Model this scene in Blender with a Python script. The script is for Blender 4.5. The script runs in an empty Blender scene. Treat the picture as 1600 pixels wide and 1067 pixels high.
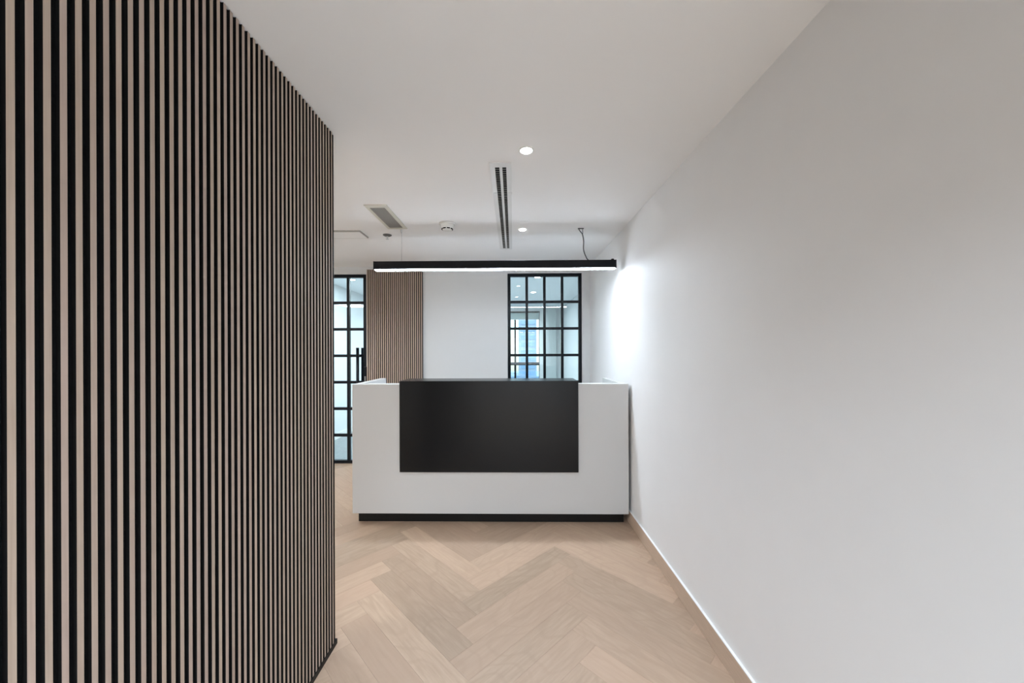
import bpy, bmesh, math, random
from mathutils import Vector, Matrix
random.seed(7)
S = bpy.context.scene
C = S.collection
PI = math.pi

# ------------------------------------------------------------------ camera, world, exposure
cam = bpy.data.cameras.new('camera')
cam.sensor_width = 36.0
cam.lens = 575.0 * 36.0 / 1600.0
cam.shift_x = 0.0044
cam.shift_y = 0.0078
cam.clip_start = 0.02
cam.clip_end = 600
co = bpy.data.objects.new('camera', cam)
C.objects.link(co)
co.matrix_world = (Matrix.Translation((0, 0, 1.5)) @ Matrix.Rotation(math.radians(0.9), 4, 'Z')
                   @ Matrix.Rotation(PI / 2, 4, 'X') @ Matrix.Rotation(math.radians(-0.2), 4, 'Z'))
S.camera = co

S.view_settings.view_transform = 'Standard'
S.view_settings.look = 'None'
S.view_settings.gamma = 1.0
S.view_settings.use_curve_mapping = False
S.view_settings.exposure = 0.75

W = bpy.data.worlds.new('world')
S.world = W
W.use_nodes = True
nt = W.node_tree
bg = nt.nodes['Background']
sky = nt.nodes.new('ShaderNodeTexSky')
sky.sky_type = 'NISHITA'
sky.sun_elevation = math.radians(50)
sky.sun_rotation = math.radians(200)
sky.sun_disc = False
sky.air_density = 1.0
sky.dust_density = 0.6
nt.links.new(sky.outputs[0], bg.inputs[0])
bg.inputs[1].default_value = 0.27

CEIL = 2.6
WARM = (0.86, 0.95, 1.07)
COOL = (0.93, 0.97, 1.0)


def area(loc, sx, sy, power, color, rot=(0, 0, 0), spread=PI):
    l = bpy.data.lights.new('fill_lamp', 'AREA')
    l.shape = 'RECTANGLE'
    l.size = sx
    l.size_y = sy
    l.energy = power
    l.color = color
    l.spread = spread
    o = bpy.data.objects.new('fill_lamp', l)
    C.objects.link(o)
    o.location = loc
    o.rotation_euler = rot
    return o


# added fill lamps without fixtures: behind the camera, side area, rooms beyond the glass
area((0.0, -1.6, 2.58), 1.6, 1.2, 88, (0.75, 0.905, 1.06), spread=math.radians(140))
area((0.0, -4.0, 2.58), 1.6, 1.6, 94, (0.75, 0.905, 1.06), spread=math.radians(140))
area((-2.9, 3.4, 2.58), 1.2, 0.6, 24, (0.88, 0.96, 1.0), spread=math.radians(140))
area((-1.1, 6.0, 2.58), 1.2, 0.6, 56, (0.84, 0.94, 0.98))
area((-1.1, 8.2, 2.58), 1.2, 0.6, 56, (0.84, 0.94, 0.98))
area((-2.3, 5.9, 2.58), 0.8, 0.8, 5, (0.80, 0.94, 1.0))


# ------------------------------------------------------------------ materials
def mat(name, color=(0.8, 0.8, 0.8), rough=0.5, metal=0.0, emit=None, strength=0.0, spec=0.5):
    m = bpy.data.materials.new(name)
    m.use_nodes = True
    b = m.node_tree.nodes['Principled BSDF']
    b.inputs['Base Color'].default_value = (*color, 1)
    b.inputs['Roughness'].default_value = rough
    b.inputs['Metallic'].default_value = metal
    b.inputs['Specular IOR Level'].default_value = spec
    if emit:
        b.inputs['Emission Color'].default_value = (*emit, 1)
        b.inputs['Emission Strength'].default_value = strength
    return m


def mix_rgb(N, a, b, fac, blend='MIX'):
    n = N.nodes.new('ShaderNodeMix')
    n.data_type = 'RGBA'
    n.blend_type = blend
    for sock, v in ((0, fac), (6, a), (7, b)):
        if hasattr(v, 'links'):
            N.links.new(v, n.inputs[sock])
        elif isinstance(v, (int, float)):
            n.inputs[sock].default_value = v
        else:
            n.inputs[sock].default_value = (*v, 1)
    return n.outputs[2]


def paint(name, color, rough=0.6, amount=0.03, scale=6.0, bump=0.02, spec=0.3):
    m = mat(name, color, rough, spec=spec)
    N = m.node_tree
    b = N.nodes['Principled BSDF']
    tc = N.nodes.new('ShaderNodeTexCoord')
    nz = N.nodes.new('ShaderNodeTexNoise')
    nz.inputs['Scale'].default_value = scale
    nz.inputs['Detail'].default_value = 3
    N.links.new(tc.outputs['Object'], nz.inputs['Vector'])
    dark = tuple(c * (1 - amount) for c in color)
    N.links.new(mix_rgb(N, dark, color, nz.outputs['Fac']), b.inputs['Base Color'])
    n2 = N.nodes.new('ShaderNodeTexNoise')
    n2.inputs['Scale'].default_value = 260
    N.links.new(tc.outputs['Object'], n2.inputs['Vector'])
    bp = N.nodes.new('ShaderNodeBump')
    bp.inputs['Strength'].default_value = bump
    bp.inputs['Distance'].default_value = 0.002
    N.links.new(n2.outputs['Fac'], bp.inputs['Height'])
    N.links.new(bp.outputs['Normal'], b.inputs['Normal'])
    return m


def wood(name, c_dark, c_light, c_alt, axis_scale, rough=0.45, spec=0.4, vary=1.0, figure=True):
    """oak: long grain along one local axis, tone differs from piece to piece"""
    m = mat(name, c_light, rough, spec=spec)
    N = m.node_tree
    b = N.nodes['Principled BSDF']
    tc = N.nodes.new('ShaderNodeTexCoord')
    oi = N.nodes.new('ShaderNodeObjectInfo')
    off = N.nodes.new('ShaderNodeVectorMath')
    off.operation = 'SCALE'
    off.inputs[0].default_value = (37.0, 19.0, 53.0)
    N.links.new(oi.outputs['Random'], off.inputs['Scale'])
    add = N.nodes.new('ShaderNodeVectorMath')
    add.operation = 'ADD'
    N.links.new(tc.outputs['Object'], add.inputs[0])
    N.links.new(off.outputs[0], add.inputs[1])
    mp = N.nodes.new('ShaderNodeMapping')
    mp.inputs['Scale'].default_value = axis_scale
    N.links.new(add.outputs[0], mp.inputs['Vector'])
    n1 = N.nodes.new('ShaderNodeTexNoise')
    n1.inputs['Scale'].default_value = 9.0
    n1.inputs['Detail'].default_value = 6
    n1.inputs['Roughness'].default_value = 0.65
    N.links.new(mp.outputs[0], n1.inputs['Vector'])
    r1 = N.nodes.new('ShaderNodeValToRGB')
    r1.color_ramp.elements[0].position = 0.30
    r1.color_ramp.elements[1].position = 0.68
    r1.color_ramp.elements[0].color = (*c_dark, 1)
    r1.color_ramp.elements[1].color = (*c_light, 1)
    N.links.new(n1.outputs['Fac'], r1.inputs['Fac'])
    col = r1.outputs['Color']
    if figure:
        mp2 = N.nodes.new('ShaderNodeMapping')
        mp2.inputs['Scale'].default_value = tuple(max(0.16 * s, 0.9) if s > 1.5 else 0.55 for s in axis_scale)
        N.links.new(add.outputs[0], mp2.inputs['Vector'])
        n3 = N.nodes.new('ShaderNodeTexNoise')
        n3.inputs['Scale'].default_value = 3.0
        n3.inputs['Detail'].default_value = 1.5
        N.links.new(mp2.outputs[0], n3.inputs['Vector'])
        ml = N.nodes.new('ShaderNodeMath')
        ml.operation = 'MULTIPLY'
        ml.inputs[1].default_value = 70.0
        N.links.new(n3.outputs['Fac'], ml.inputs[0])
        sn = N.nodes.new('ShaderNodeMath')
        sn.operation = 'SINE'
        N.links.new(ml.outputs[0], sn.inputs[0])
        r2 = N.nodes.new('ShaderNodeValToRGB')
        r2.color_ramp.elements[0].position = 0.55
        r2.color_ramp.elements[1].position = 1.0
        r2.color_ramp.elements[0].color = (0, 0, 0, 1)
        r2.color_ramp.elements[1].color = (0.45, 0.45, 0.45, 1)
        N.links.new(sn.outputs[0], r2.inputs['Fac'])
        col = mix_rgb(N, col, c_dark, r2.outputs['Color'])
    rr = N.nodes.new('ShaderNodeMath')
    rr.operation = 'MULTIPLY'
    rr.inputs[1].default_value = 7.31
    N.links.new(oi.outputs['Random'], rr.inputs[0])
    fr = N.nodes.new('ShaderNodeMath')
    fr.operation = 'FRACT'
    N.links.new(rr.outputs[0], fr.inputs[0])
    f2 = N.nodes.new('ShaderNodeMath')
    f2.operation = 'MULTIPLY'
    f2.inputs[1].default_value = 0.55 * vary
    N.links.new(fr.outputs[0], f2.inputs[0])
    col = mix_rgb(N, col, c_alt, f2.outputs[0])
    hv = N.nodes.new('ShaderNodeHueSaturation')
    mr = N.nodes.new('ShaderNodeMapRange')
    mr.inputs['To Min'].default_value = 1 - 0.11 * vary
    mr.inputs['To Max'].default_value = 1 + 0.10 * vary
    N.links.new(oi.outputs['Random'], mr.inputs['Value'])
    N.links.new(mr.outputs[0], hv.inputs['Value'])
    N.links.new(col, hv.inputs['Color'])
    N.links.new(hv.outputs[0], b.inputs['Base Color'])
    bp = N.nodes.new('ShaderNodeBump')
    bp.inputs['Strength'].default_value = 0.12
    bp.inputs['Distance'].default_value = 0.001
    N.links.new(n1.outputs['Fac'], bp.inputs['Height'])
    N.links.new(bp.outputs['Normal'], b.inputs['Normal'])
    return m


def glass(name, tint):
    m = bpy.data.materials.new(name)
    m.use_nodes = True
    N = m.node_tree
    N.nodes.clear()
    out = N.nodes.new('ShaderNodeOutputMaterial')
    tr = N.nodes.new('ShaderNodeBsdfTransparent')
    tr.inputs['Color'].default_value = (*tint, 1)
    gl = N.nodes.new('ShaderNodeBsdfGlossy')
    gl.inputs['Roughness'].default_value = 0.0
    gl.inputs['Color'].default_value = (1, 1, 1, 1)
    fr = N.nodes.new('ShaderNodeFresnel')
    fr.inputs['IOR'].default_value = 1.5
    mx = N.nodes.new('ShaderNodeMixShader')
    N.links.new(fr.outputs[0], mx.inputs[0])
    N.links.new(tr.outputs[0], mx.inputs[1])
    N.links.new(gl.outputs[0], mx.inputs[2])
    N.links.new(mx.outputs[0], out.inputs[0])
    return m


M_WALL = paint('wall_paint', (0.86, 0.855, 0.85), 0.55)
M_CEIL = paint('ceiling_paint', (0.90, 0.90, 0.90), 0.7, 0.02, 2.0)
M_BACKWALL = paint('dimmed_wall_paint', (0.66, 0.66, 0.65), 0.6)  # wall white greyed down to carry the weaker light on this wall
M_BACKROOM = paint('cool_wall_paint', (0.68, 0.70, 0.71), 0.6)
M_OFFCEIL = paint('office_ceiling_paint', (0.92, 0.93, 0.94), 0.7)
M_PLANK = wood('oak_plank', (0.355, 0.252, 0.178), (0.455, 0.334, 0.240), (0.44, 0.302, 0.216), (0.6, 6.5, 6.5), vary=1.25)
M_SUB = paint('oak_subfloor', (0.50, 0.38, 0.28), 0.6, 0.1)
M_BOARD = wood('oak_baseboard', (0.42, 0.30, 0.21), (0.58, 0.44, 0.33), (0.55, 0.42, 0.32), (14.0, 1.0, 14.0), figure=False)
M_SLAT = wood('slat_veneer', (0.365, 0.28, 0.213), (0.45, 0.36, 0.283), (0.45, 0.335, 0.31), (18.0, 18.0, 0.5), rough=0.6, vary=0.8, figure=False)
M_SLATBLACK = mat('slat_black_core', (0.006, 0.0055, 0.0055), 0.75, spec=0.2)
M_FELT = paint('black_felt', (0.009, 0.010, 0.011), 0.95, 0.3, 200, 0.3, 0.1)
M_WHITE = paint('white_laminate', (0.62, 0.62, 0.615), 0.35, 0.01, 3, 0.0, 0.45)
M_BLACKLAM = paint('dark_laminate', (0.010, 0.0105, 0.0115), 0.26, 0.1, 3, 0.0, 0.25)
M_PLINTH = mat('black_plinth', (0.005, 0.0045, 0.0042), 0.5, spec=0.3)
M_FRAME = mat('black_metal', (0.003, 0.005, 0.008), 0.32, 0.0, spec=0.2)
M_GLASS = glass('clear_glass', (0.90, 0.965, 0.985))
M_HOUSING = mat('bar_housing', (0.009, 0.009, 0.011), 0.45, spec=0.15)
M_OPAL = mat('opal_diffuser', (0.9, 0.9, 0.9), 0.4, emit=(0.80, 0.91, 1.04), strength=50.0)
M_LENS = mat('lamp_lens', (0.9, 0.9, 0.9), 0.4, emit=(1.0, 0.97, 0.93), strength=40.0)
M_PANEL = mat('panel_lens', (0.9, 0.9, 0.9), 0.4, emit=(0.95, 0.98, 1.0), strength=42.0)
M_PLASTIC = mat('white_plastic', (0.74, 0.74, 0.71), 0.4)
M_TRIMW = mat('white_metal_trim', (0.72, 0.72, 0.71), 0.35)
M_DARK = mat('dark_void', (0.006, 0.006, 0.007), 0.8, spec=0.1)
M_GREYFIN = mat('grey_fin', (0.34, 0.33, 0.30), 0.5)
M_HATCH = mat('hatch_shadow_edge', (0.42, 0.41, 0.38), 0.5)  # grey puts the shadow line of the white hatch's rim into the colour
M_CREAM = mat('cream_trim', (0.66, 0.65, 0.57), 0.4)
M_CHROME = mat('steel', (0.55, 0.56, 0.57), 0.3, 1.0)
M_CABLE = mat('grey_cable', (0.10, 0.10, 0.10), 0.5)
M_VINYL = wood('grey_vinyl', (0.16, 0.18, 0.19), (0.30, 0.33, 0.345), (0.24, 0.27, 0.28), (6.0, 1.0, 6.0), figure=True)
M_BLIND = paint('blind_fabric', (0.30, 0.37, 0.37), 0.9, 0.05, 40)
M_COLUMN = paint('grey_column_paint', (0.46, 0.50, 0.50), 0.6)
M_FACADE = paint('pale_facade', (0.62, 0.72, 0.79), 0.6, 0.05, 0.05)
M_FACGLASS = mat('facade_glass', (0.42, 0.60, 0.74), 0.2)


# ------------------------------------------------------------------ mesh helpers
def bx(bm, x0, x1, y0, y1, z0, z1, mi=0, bevel=0.0):
    r = bmesh.ops.create_cube(bm, size=1.0)
    bmesh.ops.scale(bm, vec=(x1 - x0, y1 - y0, z1 - z0), verts=r['verts'])
    bmesh.ops.translate(bm, vec=((x0 + x1) / 2, (y0 + y1) / 2, (z0 + z1) / 2), verts=r['verts'])
    faces = {f for v in r['verts'] for f in v.link_faces}
    for f in faces:
        f.material_index = mi
    if bevel:
        es = list({e for v in r['verts'] for e in v.link_edges})
        bmesh.ops.bevel(bm, geom=es, offset=bevel, segments=1, affect='EDGES')
    return faces


def lathe(bm, prof, cx, cy, n=32, mi=0, smooth=True):
    """prof = [(radius, z)...]"""
    rings = []
    for r, z in prof:
        if r < 1e-6:
            rings.append([bm.verts.new((cx, cy, z))])
        else:
            rings.append([bm.verts.new((cx + r * math.cos(2 * PI * k / n), cy + r * math.sin(2 * PI * k / n), z)) for k in range(n)])
    for a, b in zip(rings, rings[1:]):
        for k in range(n):
            k2 = (k + 1) % n
            if len(a) == 1 and len(b) == 1:
                continue
            if len(a) == 1:
                f = bm.faces.new((a[0], b[k], b[k2]))
            elif len(b) == 1:
                f = bm.faces.new((a[k], a[k2], b[0]))
            else:
                f = bm.faces.new((a[k], a[k2], b[k2], b[k]))
            f.material_index = mi
            f.smooth = smooth
    bmesh.ops.recalc_face_normals(bm, faces=bm.faces[:])


def tube(bm, pts, r, n=8):
    pts = [Vector(p) for p in pts]
    rings = []
    for i, p in enumerate(pts):
        d = (pts[min(i + 1, len(pts) - 1)] - pts[max(i - 1, 0)]).normalized()
        a = Vector((0, 1, 0)) if abs(d.y) < 0.9 else Vector((1, 0, 0))
        s = d.cross(a).normalized()
        t = d.cross(s)
        rings.append([bm.verts.new(p + r * (math.cos(2 * PI * k / n) * s + math.sin(2 * PI * k / n) * t)) for k in range(n)])
    for a, b in zip(rings, rings[1:]):
        for k in range(n):
            bm.faces.new((a[k], a[(k + 1) % n], b[(k + 1) % n], b[k])).smooth = True
    bm.faces.new(rings[0])
    bm.faces.new(rings[-1])
    bmesh.ops.recalc_face_normals(bm, faces=bm.faces[:])


def obj(name, bm, mats, parent=None, origin=None):
    me = bpy.data.meshes.new(name)
    if origin is not None:
        bmesh.ops.translate(bm, vec=-Vector(origin), verts=bm.verts[:])
    bm.to_mesh(me)
    bm.free()
    for m in (mats if isinstance(mats, (list, tuple)) else [mats]):
        me.materials.append(m)
    o = bpy.data.objects.new(name, me)
    C.objects.link(o)
    if origin is not None:
        o.location = origin
    if parent is not None:
        o.parent = parent
        if parent.location.length > 0:
            o.location = o.location - parent.location
    return o


def box(name, m, x0, x1, y0, y1, z0, z1, parent=None, bevel=0.0):
    bm = bmesh.new()
    bx(bm, x0, x1, y0, y1, z0, z1, 0, bevel)
    return obj(name, bm, m, parent)


def boxes(name, m, L, parent=None, bevel=0.0):
    bm = bmesh.new()
    for b in L:
        bx(bm, *b, 0, bevel)
    return obj(name, bm, m, parent)


def thing(name, label, cat, loc=(0, 0, 0), group=None):
    o = bpy.data.objects.new(name, None)
    o.empty_display_size = 0.1
    C.objects.link(o)
    o.location = loc
    o['label'] = label
    o['category'] = cat
    if group:
        o['group'] = group
    return o


def struct(o, label=None, cat=None):
    o['kind'] = 'structure'
    if label:
        o['label'] = label
    if cat:
        o['category'] = cat
    return o


# ------------------------------------------------------------------ room shell
XR = 1.005      # right wall
YB = 4.83       # back wall
XL = -5.0
struct(box('wall_right', M_WALL, XR, XR + 0.12, -5.5, YB + 0.12, 0, CEIL), 'plain white painted wall on the right side of the corridor', 'wall')
struct(box('wall_outer_left', M_WALL, XL - 0.12, XL, -5.5, YB, 0, CEIL), 'plain white wall far beyond the slatted partition', 'wall')
struct(box('wall_front', M_WALL, XL, XR, -5.62, -5.5, 0, CEIL), 'plain white wall behind the viewpoint', 'wall')
DX0, DX1 = -2.885, -1.938     # glazed door opening
WX0, WX1 = -0.075, 0.900      # glazed screen opening
ZT = 2.50
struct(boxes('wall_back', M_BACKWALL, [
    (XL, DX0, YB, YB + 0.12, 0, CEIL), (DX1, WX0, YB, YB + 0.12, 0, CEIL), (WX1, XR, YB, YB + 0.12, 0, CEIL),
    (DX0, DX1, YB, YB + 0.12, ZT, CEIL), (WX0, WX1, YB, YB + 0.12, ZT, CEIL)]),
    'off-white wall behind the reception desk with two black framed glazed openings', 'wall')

struct(box('ceiling', M_CEIL, XL, XR, -5.5, YB, CEIL, CEIL + 0.1), 'smooth pale plasterboard ceiling over the reception', 'ceiling')

# left slatted partition
XS = -0.91      # slat faces
YE = 1.868      # far end of the partition
PITCH, FACE, DEP = 0.02628, 0.0122, 0.010
wall_left = struct(box('wall_left', M_FELT, -1.10, XS - DEP, -1.2, YE - 0.004, 0, CEIL),
                   'partition clad in vertical taupe wood slats with black gaps', 'wall')


def slat_mesh(name, h0, h1):
    bm = bmesh.new()
    # local: width along Y, depth along X, face at x=0
    fs = bx(bm, -DEP, 0.0, 0.0, FACE, h0, h1, 1)
    bm.faces.ensure_lookup_table()
    for f in bm.faces:
        if f.calc_center_median().x > -1e-5:
            f.material_index = 0
    me = bpy.data.meshes.new(name)
    bm.to_mesh(me)
    bm.free()
    me.materials.append(M_SLAT)
    me.materials.append(M_SLATBLACK)
    return me


sm = slat_mesh('slat', 0.024, CEIL - 0.002)
for k in range(-22, 46):
    o = bpy.data.objects.new('slat', sm)
    C.objects.link(o)
    o.parent = wall_left
    o.location = (XS, 0.6469 + 0.02628 * k, 0)
tp = box('baseboard', M_PLINTH, XS - DEP - 0.001, XS + 0.004, -1.2, YE + 0.003, 0.0, 0.024, wall_left)
box('end_cap', M_PLINTH, -1.105, XS - DEP + 0.003, YE - 0.004, YE + 0.002, 0.0, CEIL - 0.001, wall_left)

# baseboards
bm = bmesh.new()
bx(bm, XR - 0.013, XR, -5.5, YB, 0, 0.105, 0, 0.002)
bb = struct(obj('baseboard_right', bm, M_BOARD), 'pale oak baseboard along the foot of the right wall', 'baseboard')

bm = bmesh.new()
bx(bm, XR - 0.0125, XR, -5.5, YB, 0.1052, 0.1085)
obj('lit_top_strip', bm, M_WALL, bb)  # white strip stands in for the light on the baseboard's top edge

# ------------------------------------------------------------------ floor with herringbone planks
floor = struct(box('floor', M_SUB, XL, XR, -5.5, YB + 0.12, -0.06, -0.0065), 'pale oak floor laid in a herringbone of long planks', 'floor')
PW = 0.147
PL = 6 * PW
cc = PW / math.sqrt(2)
GAP = 0.0002


def plank_bm():
    bm = bmesh.new()
    g = GAP
    z1 = 0.0
    ch = 0.0005
    lo = [bm.verts.new(v) for v in ((g, g, -0.008), (PL - g, g, -0.008), (PL - g, PW - g, -0.008), (g, PW - g, -0.008))]
    md = [bm.verts.new((v.co.x, v.co.y, z1 - ch)) for v in lo]
    c2 = ch
    hi = [bm.verts.new(v) for v in ((g + c2, g + c2, z1), (PL - g - c2, g + c2, z1), (PL - g - c2, PW - g - c2, z1), (g + c2, PW - g - c2, z1))]
    for a, b in ((lo, md), (md, hi)):
        for k in range(4):
            bm.faces.new((a[k], a[(k + 1) % 4], b[(k + 1) % 4], b[k]))
    bm.faces.new(hi)
    bm.faces.new(lo[::-1])
    return bm


pb = plank_bm()
plank_me = bpy.data.meshes.new('plank')
pb.to_mesh(plank_me)
pb.free()
plank_me.materials.append(M_PLANK)

FX0, FY0 = -0.21, 0.0
region = [(-3.0, XR - 0.001, -0.1, YB + 0.05)]
s2 = 1 / math.sqrt(2)


def uv_to_xy(u, v):
    return (FX0 + (u - v) * cc, FY0 + (u + v) * cc)


RX0, RX1, RY0, RY1 = -3.0, XR - 0.0005, 0.0, YB + 0.02


def inside(x, y):
    if not (RX0 < x < RX1 and RY0 < y < RY1):
        return False
    if x < -1.0 and y < 1.3:
        return False
    return True


for i in range(-10, 60):
    for j in range(-6, 6):
        for typ in 'AB':
            if typ == 'A':
                u0, v0 = i + 6 * j, i - 6 * j
                cu = [(u0, v0), (u0 + 6, v0), (u0 + 6, v0 + 1), (u0, v0 + 1)]
                org = uv_to_xy(u0, v0)
                ang = PI / 4
            else:
                u0, v0 = i + 6 * j, i + 1 - 6 * j
                cu = [(u0, v0), (u0 + 1, v0), (u0 + 1, v0 + 6), (u0, v0 + 6)]
                org = uv_to_xy(u0 + 1, v0)
                ang = 3 * PI / 4
            pts = [uv_to_xy(*c) for c in cu]
            samples = [(pts[0][0] * (1 - a) * (1 - b) + pts[1][0] * a * (1 - b) + pts[2][0] * a * b + pts[3][0] * (1 - a) * b,
                        pts[0][1] * (1 - a) * (1 - b) + pts[1][1] * a * (1 - b) + pts[2][1] * a * b + pts[3][1] * (1 - a) * b)
                       for a in (0, .17, .33, .5, .67, .83, 1) for b in (0, .17, .33, .5, .67, .83, 1)]
            if not any(inside(*p) for p in samples):
                continue
            mw = Matrix.Translation((org[0], org[1], 0)) @ Matrix.Rotation(ang, 4, 'Z')
            me = plank_me
            if any(p[0] > RX1 or p[1] > RY1 for p in pts):
                b = plank_bm()
                inv = mw.inverted()
                for pco, pno in (((RX1, 0, 0), (1, 0, 0)), ((0, RY1, 0), (0, 1, 0))):
                    lc = inv @ Vector(pco)
                    ln = inv.to_3x3() @ Vector(pno)
                    bmesh.ops.bisect_plane(b, geom=b.verts[:] + b.edges[:] + b.faces[:], plane_co=lc, plane_no=ln, clear_outer=True)
                    ed = [e for e in b.edges if e.is_boundary]
                    if ed:
                        bmesh.ops.holes_fill(b, edges=ed)
                if len(b.faces) < 4:
                    b.free()
                    continue
                me = bpy.data.meshes.new('plank')
                b.to_mesh(me)
                b.free()
                me.materials.append(M_PLANK)
            o = bpy.data.objects.new('plank', me)
            C.objects.link(o)
            o.parent = floor
            o.matrix_local = mw


# ------------------------------------------------------------------ glazed screen (window_1) and glazed door (door_1)
ROWS = 7
RP = 0.351


def grid_panel(root, x0, x1, ncol, z0, yc, fr, bar, deep=0.05, side='muntin'):
    """frame, vertical and horizontal glazing bars, panes"""
    ztop = z0 + ROWS * RP
    boxes('frame', M_FRAME, [(x0, x0 + fr, yc - deep / 2, yc + deep / 2, 0.0, ztop + fr / 2),
                             (x1 - fr, x1, yc - deep / 2, yc + deep / 2, 0.0, ztop + fr / 2),
                             (x0 + fr, x1 - fr, yc - deep / 2, yc + deep / 2, 0.0, z0 + fr / 2),
                             (x0 + fr, x1 - fr, yc - deep / 2, yc + deep / 2, ztop - fr / 2, ztop + fr / 2)], root)
    cw = (x1 - x0 - fr) / ncol
    xs = [x0 + fr / 2 + cw * k for k in range(ncol + 1)]
    zs = [z0 + RP * k for k in range(ROWS + 1)]
    vm = hm = None
    for k in range(1, ncol):
        box('mullion', M_FRAME, xs[k] - bar / 2, xs[k] + bar / 2, yc - deep * 0.40, yc + deep * 0.40, z0 + fr / 2, ztop - fr / 2, root)
    for k in range(1, ROWS):
        box('transom', M_FRAME, x0 + fr, x1 - fr, yc - deep * 0.36, yc + deep * 0.36, zs[k] - bar / 2, zs[k] + bar / 2, root)
    pm = None
    for a in range(ncol):
        for b in range(ROWS):
            p0, p1 = xs[a] + bar / 2 - 0.004, xs[a + 1] - bar / 2 + 0.004
            if pm is None:
                b_ = bmesh.new()
                hw, hh = (p1 - p0) / 2, (RP - bar) / 2 + 0.004
                bx(b_, -hw, hw, -0.003, 0.003, -hh, hh)
                pm = bpy.data.meshes.new('pane')
                b_.to_mesh(pm)
                b_.free()
                pm.materials.append(M_GLASS)
            o = bpy.data.objects.new('pane', pm)
            C.objects.link(o)
            o.parent = root
            o.location = ((p0 + p1) / 2, yc, (zs[b] + zs[b + 1]) / 2)


def sroot(name, label, cat):
    o = bpy.data.objects.new(name, None)
    C.objects.link(o)
    o['kind'] = 'structure'
    o['label'] = label
    o['category'] = cat
    return o


win = sroot('window_1', 'black steel grid glazing behind the desk near the right wall', 'window')
grid_panel(win, WX0 + 0.002, WX1 - 0.002, 4, 0.02, YB + 0.04, 0.040, 0.034)
door = sroot('door_1', 'black steel grid glass door left of the far slatted panel', 'door')
grid_panel(door, DX0 + 0.002, DX1 - 0.002, 4, 0.02, YB + 0.03, 0.040, 0.036)
bm = bmesh.new()
hx = -2.035
tube(bm, [(hx, YB - 0.05, 0.45), (hx, YB - 0.05, 1.53)], 0.019, 12)
tube(bm, [(hx, YB - 0.05, 1.43), (hx, YB + 0.11, 1.43)], 0.009, 8)
tube(bm, [(hx, YB - 0.05, 0.55), (hx, YB + 0.11, 0.55)], 0.009, 8)
tube(bm, [(hx, YB + 0.11, 0.45), (hx, YB + 0.11, 1.53)], 0.019, 12)
obj('door_handle', bm, M_FRAME, door)
bm = bmesh.new()
bx(bm, DX1 - 0.025, DX1 + 0.012, YB - 0.030, YB + 0.004, 1.06, 1.28, 0, 0.003)
lk = obj('access_reader', bm, M_FRAME)
lk['label'] = 'small black door entry reader beside the glass door, next to the far slats'
lk['category'] = 'access reader'
bm = bmesh.new()
for r in range(4):
    for c in range(2):
        bx(bm, DX1 - 0.016 + c * 0.011, DX1 - 0.010 + c * 0.011, YB - 0.032, YB - 0.029, 1.09 + r * 0.018, 1.098 + r * 0.018)
obj('keypad', bm, M_PLASTIC, lk)

# ------------------------------------------------------------------ far slatted panel
sp = thing('slat_panel', 'narrow floor-to-ceiling panel of thin taupe slats on the back wall', 'wall panel', (-1.925, YB, 0))
PZ = 2.555
box('backing', M_FELT, 0.0, 0.737, -0.022, 0.0, 0.0, PZ, None).parent = sp
bm = bmesh.new()
bx(bm, 0.0, 0.0150, -0.034, -0.022, 0.0, PZ, 1)
for f in bm.faces:
    if f.calc_center_median().y < -0.0335:
        f.material_index = 0
bsm = bpy.data.meshes.new('slat')
bm.to_mesh(bsm)
bm.free()
bsm.materials.append(M_SLAT)
bsm.materials.append(M_SLATBLACK)
for k in range(28):
    o = bpy.data.objects.new('slat', bsm)
    C.objects.link(o)
    o.parent = sp
    o.location = (0.005 + k * 0.0264, 0, 0)

# ------------------------------------------------------------------ reception desk
desk = thing('reception_desk', 'white reception desk with dark raised counter box and black plinth', 'desk', (-0.2, 3.5, 0))


def dpart(name, bm, m):
    bmesh.ops.translate(bm, vec=(0.2, -3.5, 0), verts=bm.verts[:])
    me = bpy.data.meshes.new(name)
    bm.to_mesh(me)
    bm.free()
    me.materials.append(m)
    o = bpy.data.objects.new(name, me)
    C.objects.link(o)
    o.parent = desk
    return o


DXL, DXR, DYF, DZB, DZT = -1.390, 0.980, 3.15, 0.092, 1.204
BX0, BX1, BZ0, BZ1 = -0.977, 0.5516, 0.4515, 1.232
bm = bmesh.new()
pts = [(DXL, DZB), (DXR, DZB), (DXR, DZT), (BX1 + .001, DZT), (BX1 + .001, BZ0 - .001), (BX0 - .001, BZ0 - .001), (BX0 - .001, DZT), (DXL, DZT)]
vs = [bm.verts.new((x, DYF, z)) for x, z in pts]
f = bm.faces.new(vs)
r = bmesh.ops.extrude_face_region(bm, geom=[f])
bmesh.ops.translate(bm, vec=(0, 0.10, 0), verts=[v for v in r['geom'] if isinstance(v, bmesh.types.BMVert)])
bmesh.ops.recalc_face_normals(bm, faces=bm.faces[:])
bmesh.ops.bevel(bm, geom=bm.edges[:], offset=0.0018, segments=1, affect='EDGES')
dpart('front_panel', bm, M_WHITE)
for x0, x1 in ((DXL, DXL + 0.055), (DXR - 0.055, DXR)):
    bm = bmesh.new()
    bx(bm, x0, x1, DYF + 0.101, 3.84, DZB, DZT, 0, 0.0018)
    dpart('side_panel', bm, M_WHITE)
bm = bmesh.new()
bx(bm, BX0, BX1, 3.136, 3.43, BZ0, BZ1, 0, 0.002)
dpart('counter_box', bm, M_BLACKLAM)
bm = bmesh.new()
bx(bm, DXL + 0.030, DXR - 0.028, 3.206, 3.78, 0.0, DZB)
dpart('plinth', bm, M_PLINTH)
bm = bmesh.new()
bx(bm, DXL + 0.056, DXR - 0.056, 3.432, 3.84, 0.72, 0.75, 0, 0.001)
bx(bm, DXL + 0.056, BX0 - .002, 3.252, 3.431, 0.72, 0.75)
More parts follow.
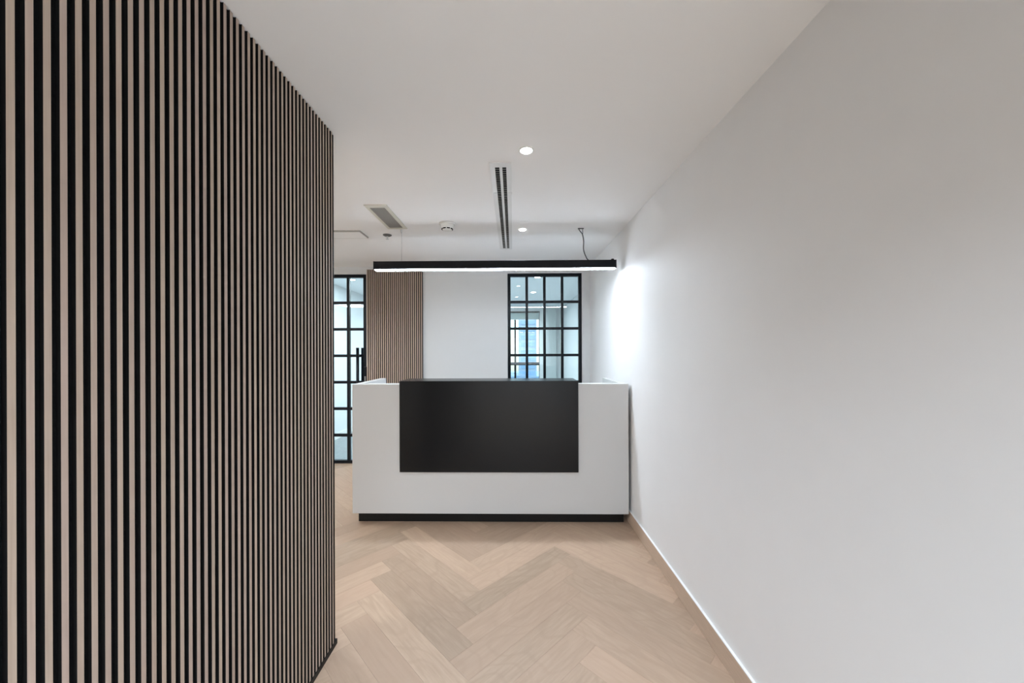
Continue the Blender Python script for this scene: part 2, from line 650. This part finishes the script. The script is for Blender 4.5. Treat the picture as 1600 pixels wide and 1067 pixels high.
bx(bm, BX1 + .002, DXR - 0.056, 3.252, 3.431, 0.72, 0.75)
dpart('worktop', bm, M_WHITE)

# ------------------------------------------------------------------ pendant light bar
BY, BZ = 3.36, 2.228
bar = thing('pendant_light', 'long black linear light bar hung over the reception desk', 'pendant light', (-0.17, BY, BZ))


def lpart(name, bm, m, root):
    l = root.location
    bmesh.ops.translate(bm, vec=-Vector(l), verts=bm.verts[:])
    me = bpy.data.meshes.new(name)
    bm.to_mesh(me)
    bm.free()
    for q in (m if isinstance(m, (list, tuple)) else [m]):
        me.materials.append(q)
    o = bpy.data.objects.new(name, me)
    C.objects.link(o)
    o.parent = root
    return o


bm = bmesh.new()
bx(bm, -1.268, 0.929, BY - 0.030, BY + 0.030, BZ + 0.0065, BZ + 0.078, 0, 0.0015)
lpart('housing', bm, M_HOUSING, bar)
bm = bmesh.new()
bx(bm, -1.262, 0.923, BY - 0.0285, BY + 0.0285, BZ, BZ + 0.006, 0, 0.002)
lpart('diffuser', bm, M_OPAL, bar)
for x0, x1 in ((-1.272, -1.262), (0.9235, 0.933)):
    bm = bmesh.new()
    bx(bm, x0, x1, BY - 0.031, BY + 0.031, BZ + 0.001, BZ + 0.079, 0, 0.001)
    lpart('end_cap', bm, M_HOUSING, bar)
bm = bmesh.new()
lathe(bm, [(0.0, BZ + 0.094), (0.012, BZ + 0.092), (0.018, BZ + 0.078), (0.0, BZ + 0.0775)], 0.905, BY, 16)
lpart('cable_gland', bm, M_HOUSING, bar)
# suspension wire at the left, power flex at the right
bm = bmesh.new()
tube(bm, [(-1.022, BY, BZ + 0.077), (-1.022, BY, CEIL - 0.001)], 0.0016, 6)
lathe(bm, [(0.0, CEIL - 0.030), (0.005, CEIL - 0.030), (0.009, CEIL - 0.012), (0.009, CEIL)], -1.022, BY, 12)
lpart('suspension_wire', bm, M_CHROME, bar)
bm = bmesh.new()
pts = []
for k in range(17):
    t = k / 16
    z = CEIL - 0.06 - t * (CEIL - 0.06 - BZ - 0.095)
    pts.append((0.635 + 0.004 * t + 0.030 * t * t + 0.006 * math.sin(t * 7), BY, z))
pts.append((0.69, BY, BZ + 0.079))
tube(bm, pts, 0.0052, 8)
tube(bm, [(0.635, BY, CEIL - 0.06), (0.628, BY, CEIL - 0.045), (0.606, BY, CEIL - 0.018), (0.598, BY, CEIL)], 0.0042, 8)
tube(bm, [(0.635, BY, CEIL - 0.06), (0.636, BY, CEIL - 0.03), (0.634, BY, CEIL)], 0.0030, 8)
bx(bm, 0.592, 0.645, BY - 0.01, BY + 0.01, CEIL - 0.004, CEIL)
lpart('power_cable', bm, M_CABLE, bar)


# ------------------------------------------------------------------ downlights
def downlight(x, y, label, power=15, r=0.031):
    t = thing('downlight', label, 'ceiling light', (x, y, CEIL))
    bm = bmesh.new()
    lathe(bm, [(r, CEIL - 0.0005), (r + 0.001, CEIL - 0.004), (r + 0.010, CEIL - 0.004), (r + 0.012, CEIL - 0.0005)], x, y, 40)
    lpart('trim_ring', bm, M_TRIMW, t)
    bm = bmesh.new()
    lathe(bm, [(0.0, CEIL - 0.010), (r * 0.7, CEIL - 0.008), (r, CEIL - 0.001)], x, y, 32)
    lpart('lens', bm, M_LENS, t)
    l = bpy.data.lights.new('downlight_lamp', 'SPOT')
    l.energy = power
    l.spot_size = math.radians(110)
    l.spot_blend = 0.8
    l.shadow_soft_size = 0.035
    l.color = WARM
    o = bpy.data.objects.new('downlight_lamp', l)
    C.objects.link(o)
    o.location = (x, y, CEIL - 0.02)
    return t


downlight(0.076, 2.034, 'round white recessed downlight nearest the camera, beside the slot diffuser')
downlight(0.088, 3.375, 'small round downlight above the pendant bar, right of the slot diffuser')
for y in (0.70, -0.65):
    l = bpy.data.lights.new('downlight_lamp', 'SPOT')
    l.energy = 15
    l.spot_size = math.radians(110)
    l.spot_blend = 0.8
    l.shadow_soft_size = 0.035
    l.color = WARM
    o = bpy.data.objects.new('downlight_lamp', l)
    C.objects.link(o)
    o.location = (0.06, y, CEIL - 0.02)

# ------------------------------------------------------------------ slot diffuser
t = thing('slot_diffuser', 'long white two-slot air diffuser running along the ceiling', 'air vent', (-0.07, 3.08, CEIL))
Y0, Y1 = 2.16, 4.02
sx = [(-0.107, -0.0800), (-0.0625, -0.0385)]
Z0 = CEIL - 0.006
bm = bmesh.new()
for a, b, e0, e1 in ((-0.140, sx[0][0], 0, 0), (sx[0][1], sx[1][0], 0.05, 0.03), (sx[1][1], -0.008, 0, 0)):
    bx(bm, a, b, Y0 + e0, Y1 - e1, Z0, CEIL - 0.0005)
bx(bm, sx[0][0], sx[1][1], Y0, Y0 + 0.05, Z0, CEIL - 0.0005)
bx(bm, sx[0][0], sx[1][1], Y1 - 0.03, Y1, Z0, CEIL - 0.0005)
lpart('frame', bm, M_TRIMW, t)
bm = bmesh.new()
bx(bm, sx[0][0], sx[1][1], Y0 + 0.05, Y1 - 0.03, CEIL - 0.0018, CEIL - 0.0006)
lpart('slot', bm, M_DARK, t)
bm = bmesh.new()
n = 62
for k in range(1, n):
    y = Y0 + 0.05 + (Y1 - Y0 - 0.08) * k / n
    for a, b in sx:
        bx(bm, a, b, y - 0.0013, y + 0.0013, Z0 + 0.002, CEIL - 0.002)
o = lpart('vane', bm, M_GREYFIN, t)
o['kind'] = 'stuff'
bm = bmesh.new()
bm.free()
for a, b in ((-0.128, sx[0][0] - 0.001), (sx[0][1] + 0.002, sx[1][0] - 0.002), (sx[1][1] + 0.001, -0.004)):
    bm = bmesh.new()
    bx(bm, a, b, 2.565, 2.59, Z0 - 0.003, Z0)
    lpart('joint_strip', bm, M_TRIMW, t)

# ------------------------------------------------------------------ return air grille
t = thing('air_grille', 'small oblong cream framed air grille on the ceiling left of the smoke detector', 'air vent', (-1.04, 3.04, CEIL))
gx0, gx1, gy0, gy1 = -1.128, -0.955, 2.765, 3.315
ix0, ix1, iy0, iy1 = -1.103, -0.985, 2.815, 3.285
bm = bmesh.new()
for b in ((gx0, ix0, gy0, gy1), (ix1, gx1, gy0, gy1), (ix0, ix1, gy0, iy0), (ix0, ix1, iy1, gy1)):
    bx(bm, *b, CEIL - 0.008, CEIL - 0.0005)
lpart('frame', bm, M_CREAM, t)
bm = bmesh.new()
bx(bm, ix0, ix1, iy0, iy1, CEIL - 0.0022, CEIL - 0.0012)
lpart('backing', bm, M_CABLE, t)
bm = bmesh.new()
for k in range(1, 40):
    y = iy0 + (iy1 - iy0) * k / 40
    bx(bm, ix0, ix1, y - 0.003, y + 0.003, CEIL - 0.006, CEIL - 0.003)
for k in range(1, 9):
    x = ix0 + (ix1 - ix0) * k / 9
    bx(bm, x - 0.0012, x + 0.0012, iy0, iy1, CEIL - 0.0075, CEIL - 0.006)
o = lpart('grille_bar', bm, M_GREYFIN, t)
o['kind'] = 'stuff'

# access hatch
t = thing('access_hatch', 'flat white ceiling hatch with a thin shadow edge, beside the slatted partition', 'ceiling hatch', (-1.71, 3.46, CEIL))
bm = bmesh.new()
hx0, hx1, hy0, hy1 = -2.01, -1.405, 3.36, 3.56
for b in ((hx0, hx0 + .003, hy0, hy1), (hx1 - .008, hx1, hy0, hy1), (hx0 + .003, hx1 - .008, hy0, hy0 + .006), (hx0 + .003, hx1 - .008, hy1 - .002, hy1)):
    bx(bm, *b, CEIL - 0.014, CEIL - 0.0005)
lpart('frame', bm, M_HATCH, t)
bm = bmesh.new()
bx(bm, hx0 + .0035, hx1 - .0085, hy0 + .0065, hy1 - .0025, CEIL - 0.0135, CEIL - 0.0005)
lpart('hatch_lid', bm, M_CEIL, t)

# smoke detector
t = thing('smoke_detector', 'round white smoke detector with dark vents between the grille and slot diffuser', 'smoke detector', (-0.572, 3.2, CEIL))
bm = bmesh.new()
lathe(bm, [(0.0, CEIL - 0.0125), (0.068, CEIL - 0.0125), (0.070, CEIL - 0.010), (0.070, CEIL - 0.0005), (0.0, CEIL - 0.0004)], -0.572, 3.2, 36)
lpart('base', bm, M_PLASTIC, t)
bm = bmesh.new()
lathe(bm, [(0.056, CEIL - 0.0125), (0.054, CEIL - 0.034), (0.046, CEIL - 0.046), (0.046, CEIL - 0.049), (0.040, CEIL - 0.058), (0.0, CEIL - 0.061)], -0.572, 3.2, 36)
lpart('cap', bm, M_PLASTIC, t)
for k in range(8):
    a = 2 * PI * (k + 0.5) / 8
    bm = bmesh.new()
    bx(bm, -0.013, 0.013, -0.0035, 0.0035, -0.004, 0.004)
    bmesh.ops.transform(bm, matrix=Matrix.Translation((-0.572 + 0.0445 * math.cos(a), 3.2 + 0.0445 * math.sin(a), CEIL - 0.0505)) @ Matrix.Rotation(a + PI / 2, 4, 'Z'), verts=bm.verts[:])
    lpart('vent', bm, M_DARK, t)

# sprinkler
t = thing('sprinkler_head', 'ceiling sprinkler with dark round rosette beyond the oblong air grille', 'sprinkler', (-1.20, 3.5, CEIL))
bm = bmesh.new()
lathe(bm, [(0.012, CEIL - 0.016), (0.028, CEIL - 0.012), (0.040, CEIL - 0.006), (0.041, CEIL - 0.0005)], -1.20, 3.5, 28)
lpart('rosette', bm, M_CABLE, t)
bm = bmesh.new()
lathe(bm, [(0.0, CEIL - 0.012), (0.012, CEIL - 0.014), (0.010, CEIL - 0.024), (0.005, CEIL - 0.028), (0.005, CEIL - 0.038), (0.015, CEIL - 0.040), (0.014, CEIL - 0.043), (0.0, CEIL - 0.043)], -1.20, 3.5, 20)
lpart('deflector', bm, M_CHROME, t)

# ceiling panel light of the side area (mirrored in the glass door)
t = thing('ceiling_panel_light', 'square flat ceiling light panel mirrored in the glass door', 'ceiling light', (-3.95, 0.65, CEIL))
bm = bmesh.new()
for b in ((-4.27, -4.25, 0.33, 0.97), (-3.65, -3.63, 0.33, 0.97), (-4.25, -3.65, 0.33, 0.35), (-4.25, -3.65, 0.95, 0.97)):
    bx(bm, *b, CEIL - 0.01, CEIL - 0.0005)
lpart('frame', bm, M_TRIMW, t)
bm = bmesh.new()
bx(bm, -4.249, -3.651, 0.351, 0.949, CEIL - 0.006, CEIL - 0.0005)
lpart('diffuser', bm, M_PANEL, t)

# ------------------------------------------------------------------ rooms beyond the glass
YF = 9.5
RXR = 1.30
RXM = -2.99     # side wall seen through the door
struct(box('floor_far', M_VINYL, -3.2, RXR, YB + 0.12, YF + 0.2, -0.06, 0.0), 'grey wood-look vinyl floor of the office beyond the glass', 'floor')
struct(box('ceiling_far', M_OFFCEIL, -3.2, RXR, YB + 0.12, YF + 0.2, CEIL, CEIL + 0.1), 'white ceiling of the office beyond the glass', 'ceiling')
struct(box('wall_far_left', M_BACKROOM, RXM - 0.12, RXM, YB + 0.12, YF, 0, CEIL), 'pale office side wall seen through the glass door', 'wall')
struct(box('wall_far_right', M_BACKROOM, RXR, RXR + 0.12, YB + 0.12, YF, 0, CEIL), 'pale office side wall seen through the right grid glazing', 'wall')
struct(box('baseboard_far', M_PLASTIC, RXM, RXM + 0.014, YB + 0.12, YF, 0, 0.09), 'white baseboard in the office behind the glass door', 'baseboard')
OX0, OX1, OZ0, OZ1 = -1.6, 0.68, 0.45, 2.475
struct(boxes('wall_far_back', M_BACKROOM, [(RXM, OX0, YF, YF + 0.2, 0, CEIL), (OX1, RXR, YF, YF + 0.2, 0, CEIL),
       (OX0, OX1, YF, YF + 0.2, 0, OZ0), (OX0, OX1, YF, YF + 0.2, OZ1, CEIL)]), 'pale far office wall around the outside window', 'wall')
struct(box('wall_column', M_COLUMN, 0.80, 1.09, 9.38, YF, 0, CEIL - 0.02), 'grey column by the far office window', 'column')
w2 = sroot('window_2', 'outside window of the office with dark mullions, seen through the grid glazing', 'window')
boxes('frame', M_FRAME, [(OX0, OX0 + .05, YF + .05, YF + .12, OZ0, OZ1), (OX1 - .012, OX1, YF + .05, YF + .12, OZ0, OZ1),
      (OX0 + .05, OX1 - .012, YF + .05, YF + .12, OZ0, OZ0 + .05), (OX0 + .05, OX1 - .012, YF + .05, YF + .12, OZ1 - .03, OZ1)], w2)
for x in (-1.05, -0.50, 0.05):
    box('mullion', M_FRAME, x - 0.025, x + 0.025, YF + 0.05, YF + 0.12, OZ0 + .05, OZ1 - .03, w2)
box('transom', M_FRAME, OX0 + .05, OX1 - .012, YF + 0.055, YF + 0.115, 1.09, 1.165, w2)
xs = [OX0 + .05, -1.05, -0.50, 0.05, OX1 - .012]
for a, b in zip(xs, xs[1:]):
    for z0, z1 in ((OZ0 + .05, 1.09), (1.165, OZ1 - .03)):
        box('pane', M_GLASS, a + (.025 if a > -1.5 else 0), b - (.025 if b < .6 else 0), YF + 0.082, YF + 0.088, z0, z1, w2)
t = thing('roller_blind', 'grey roller blind pulled partly down at the office window', 'blind', (OX0, YF - 0.02, 2.45))
bm = bmesh.new()
bx(bm, OX0, OX1 - 0.02, YF - 0.03, YF - 0.027, 2.275, 2.44)
lpart('blind_fabric', bm, M_BLIND, t)
bm = bmesh.new()
bx(bm, OX0, OX1 + 0.0, YF - 0.06, YF - 0.001, 2.44, 2.475)
lpart('head_rail', bm, M_FRAME, t)
bm = bmesh.new()
bx(bm, OX0, OX1 - 0.02, YF - 0.035, YF - 0.022, 2.262, 2.275)
lpart('bottom_rail', bm, M_CHROME, t)
# office downlights
for x, y, lb in ((-2.52, 5.72, 'office downlight seen in the top pane of the glass door'), (0.376, 5.62, 'office downlight nearest the grid glazing, upper middle pane'),
                 (0.39, 7.10, 'middle one of the office downlights behind the grid glazing'),
                 (0.39, 8.66, 'farthest office downlight above the roller blind')):
    t = thing('downlight', lb, 'ceiling light', (x, y, CEIL))
    bm = bmesh.new()
    lathe(bm, [(0.045, CEIL - 0.0005), (0.046, CEIL - 0.004), (0.056, CEIL - 0.004), (0.058, CEIL - 0.0005)], x, y, 24)
    lpart('trim_ring', bm, M_TRIMW, t)
    bm = bmesh.new()
    lathe(bm, [(0.0, CEIL - 0.010), (0.045, CEIL - 0.001)], x, y, 24)
    lpart('lens', bm, M_LENS, t)

# ------------------------------------------------------------------ buildings outside the window
t = thing('office_tower', 'pale blue tower with banded windows seen beyond the office window', 'building', (6.0, 130, -60))
bm = bmesh.new()
bx(bm, 2.0, 7.6, 120, 140, -60, 45)
lpart('wall', bm, M_FACADE, t)
for k in range(26):
    bm = bmesh.new()
    z = -24 + k * 2.4
    bx(bm, 2.5, 7.1, 119.8, 120.2, z, z + 1.3)
    lpart('window', bm, M_FACGLASS, t)
t = thing('louvred_block', 'low block with curved horizontal louvres below the far tower', 'building', (5.0, 62, -40))
bm = bmesh.new()
bx(bm, -9.0, 6.5, 62, 76, -40, -3.0)
lpart('wall', bm, M_FACGLASS, t)
for k in range(40):
    z = -14.5 + k * 0.30
    bm = bmesh.new()
    v0 = []
    for q in range(13):
        x = -9.0 + 15.5 * q / 12
        dy = -1.6 * math.sin(PI * q / 12)
        dz = 0.35 * math.sin(q * 0.9 + k * 0.05)
        v0.append([bm.verts.new((x, 61.9 + dy, z + dz)), bm.verts.new((x, 61.9 + dy, z + dz + 0.14)),
                   bm.verts.new((x, 62.2 + dy, z + dz + 0.14)), bm.verts.new((x, 62.2 + dy, z + dz))])
    for a, b in zip(v0, v0[1:]):
        for m_ in range(4):
            bm.faces.new((a[m_], a[(m_ + 1) % 4], b[(m_ + 1) % 4], b[m_]))
    bm.faces.new(v0[0])
    bm.faces.new(v0[-1][::-1])
    lpart('louvre', bm, M_FACADE, t)
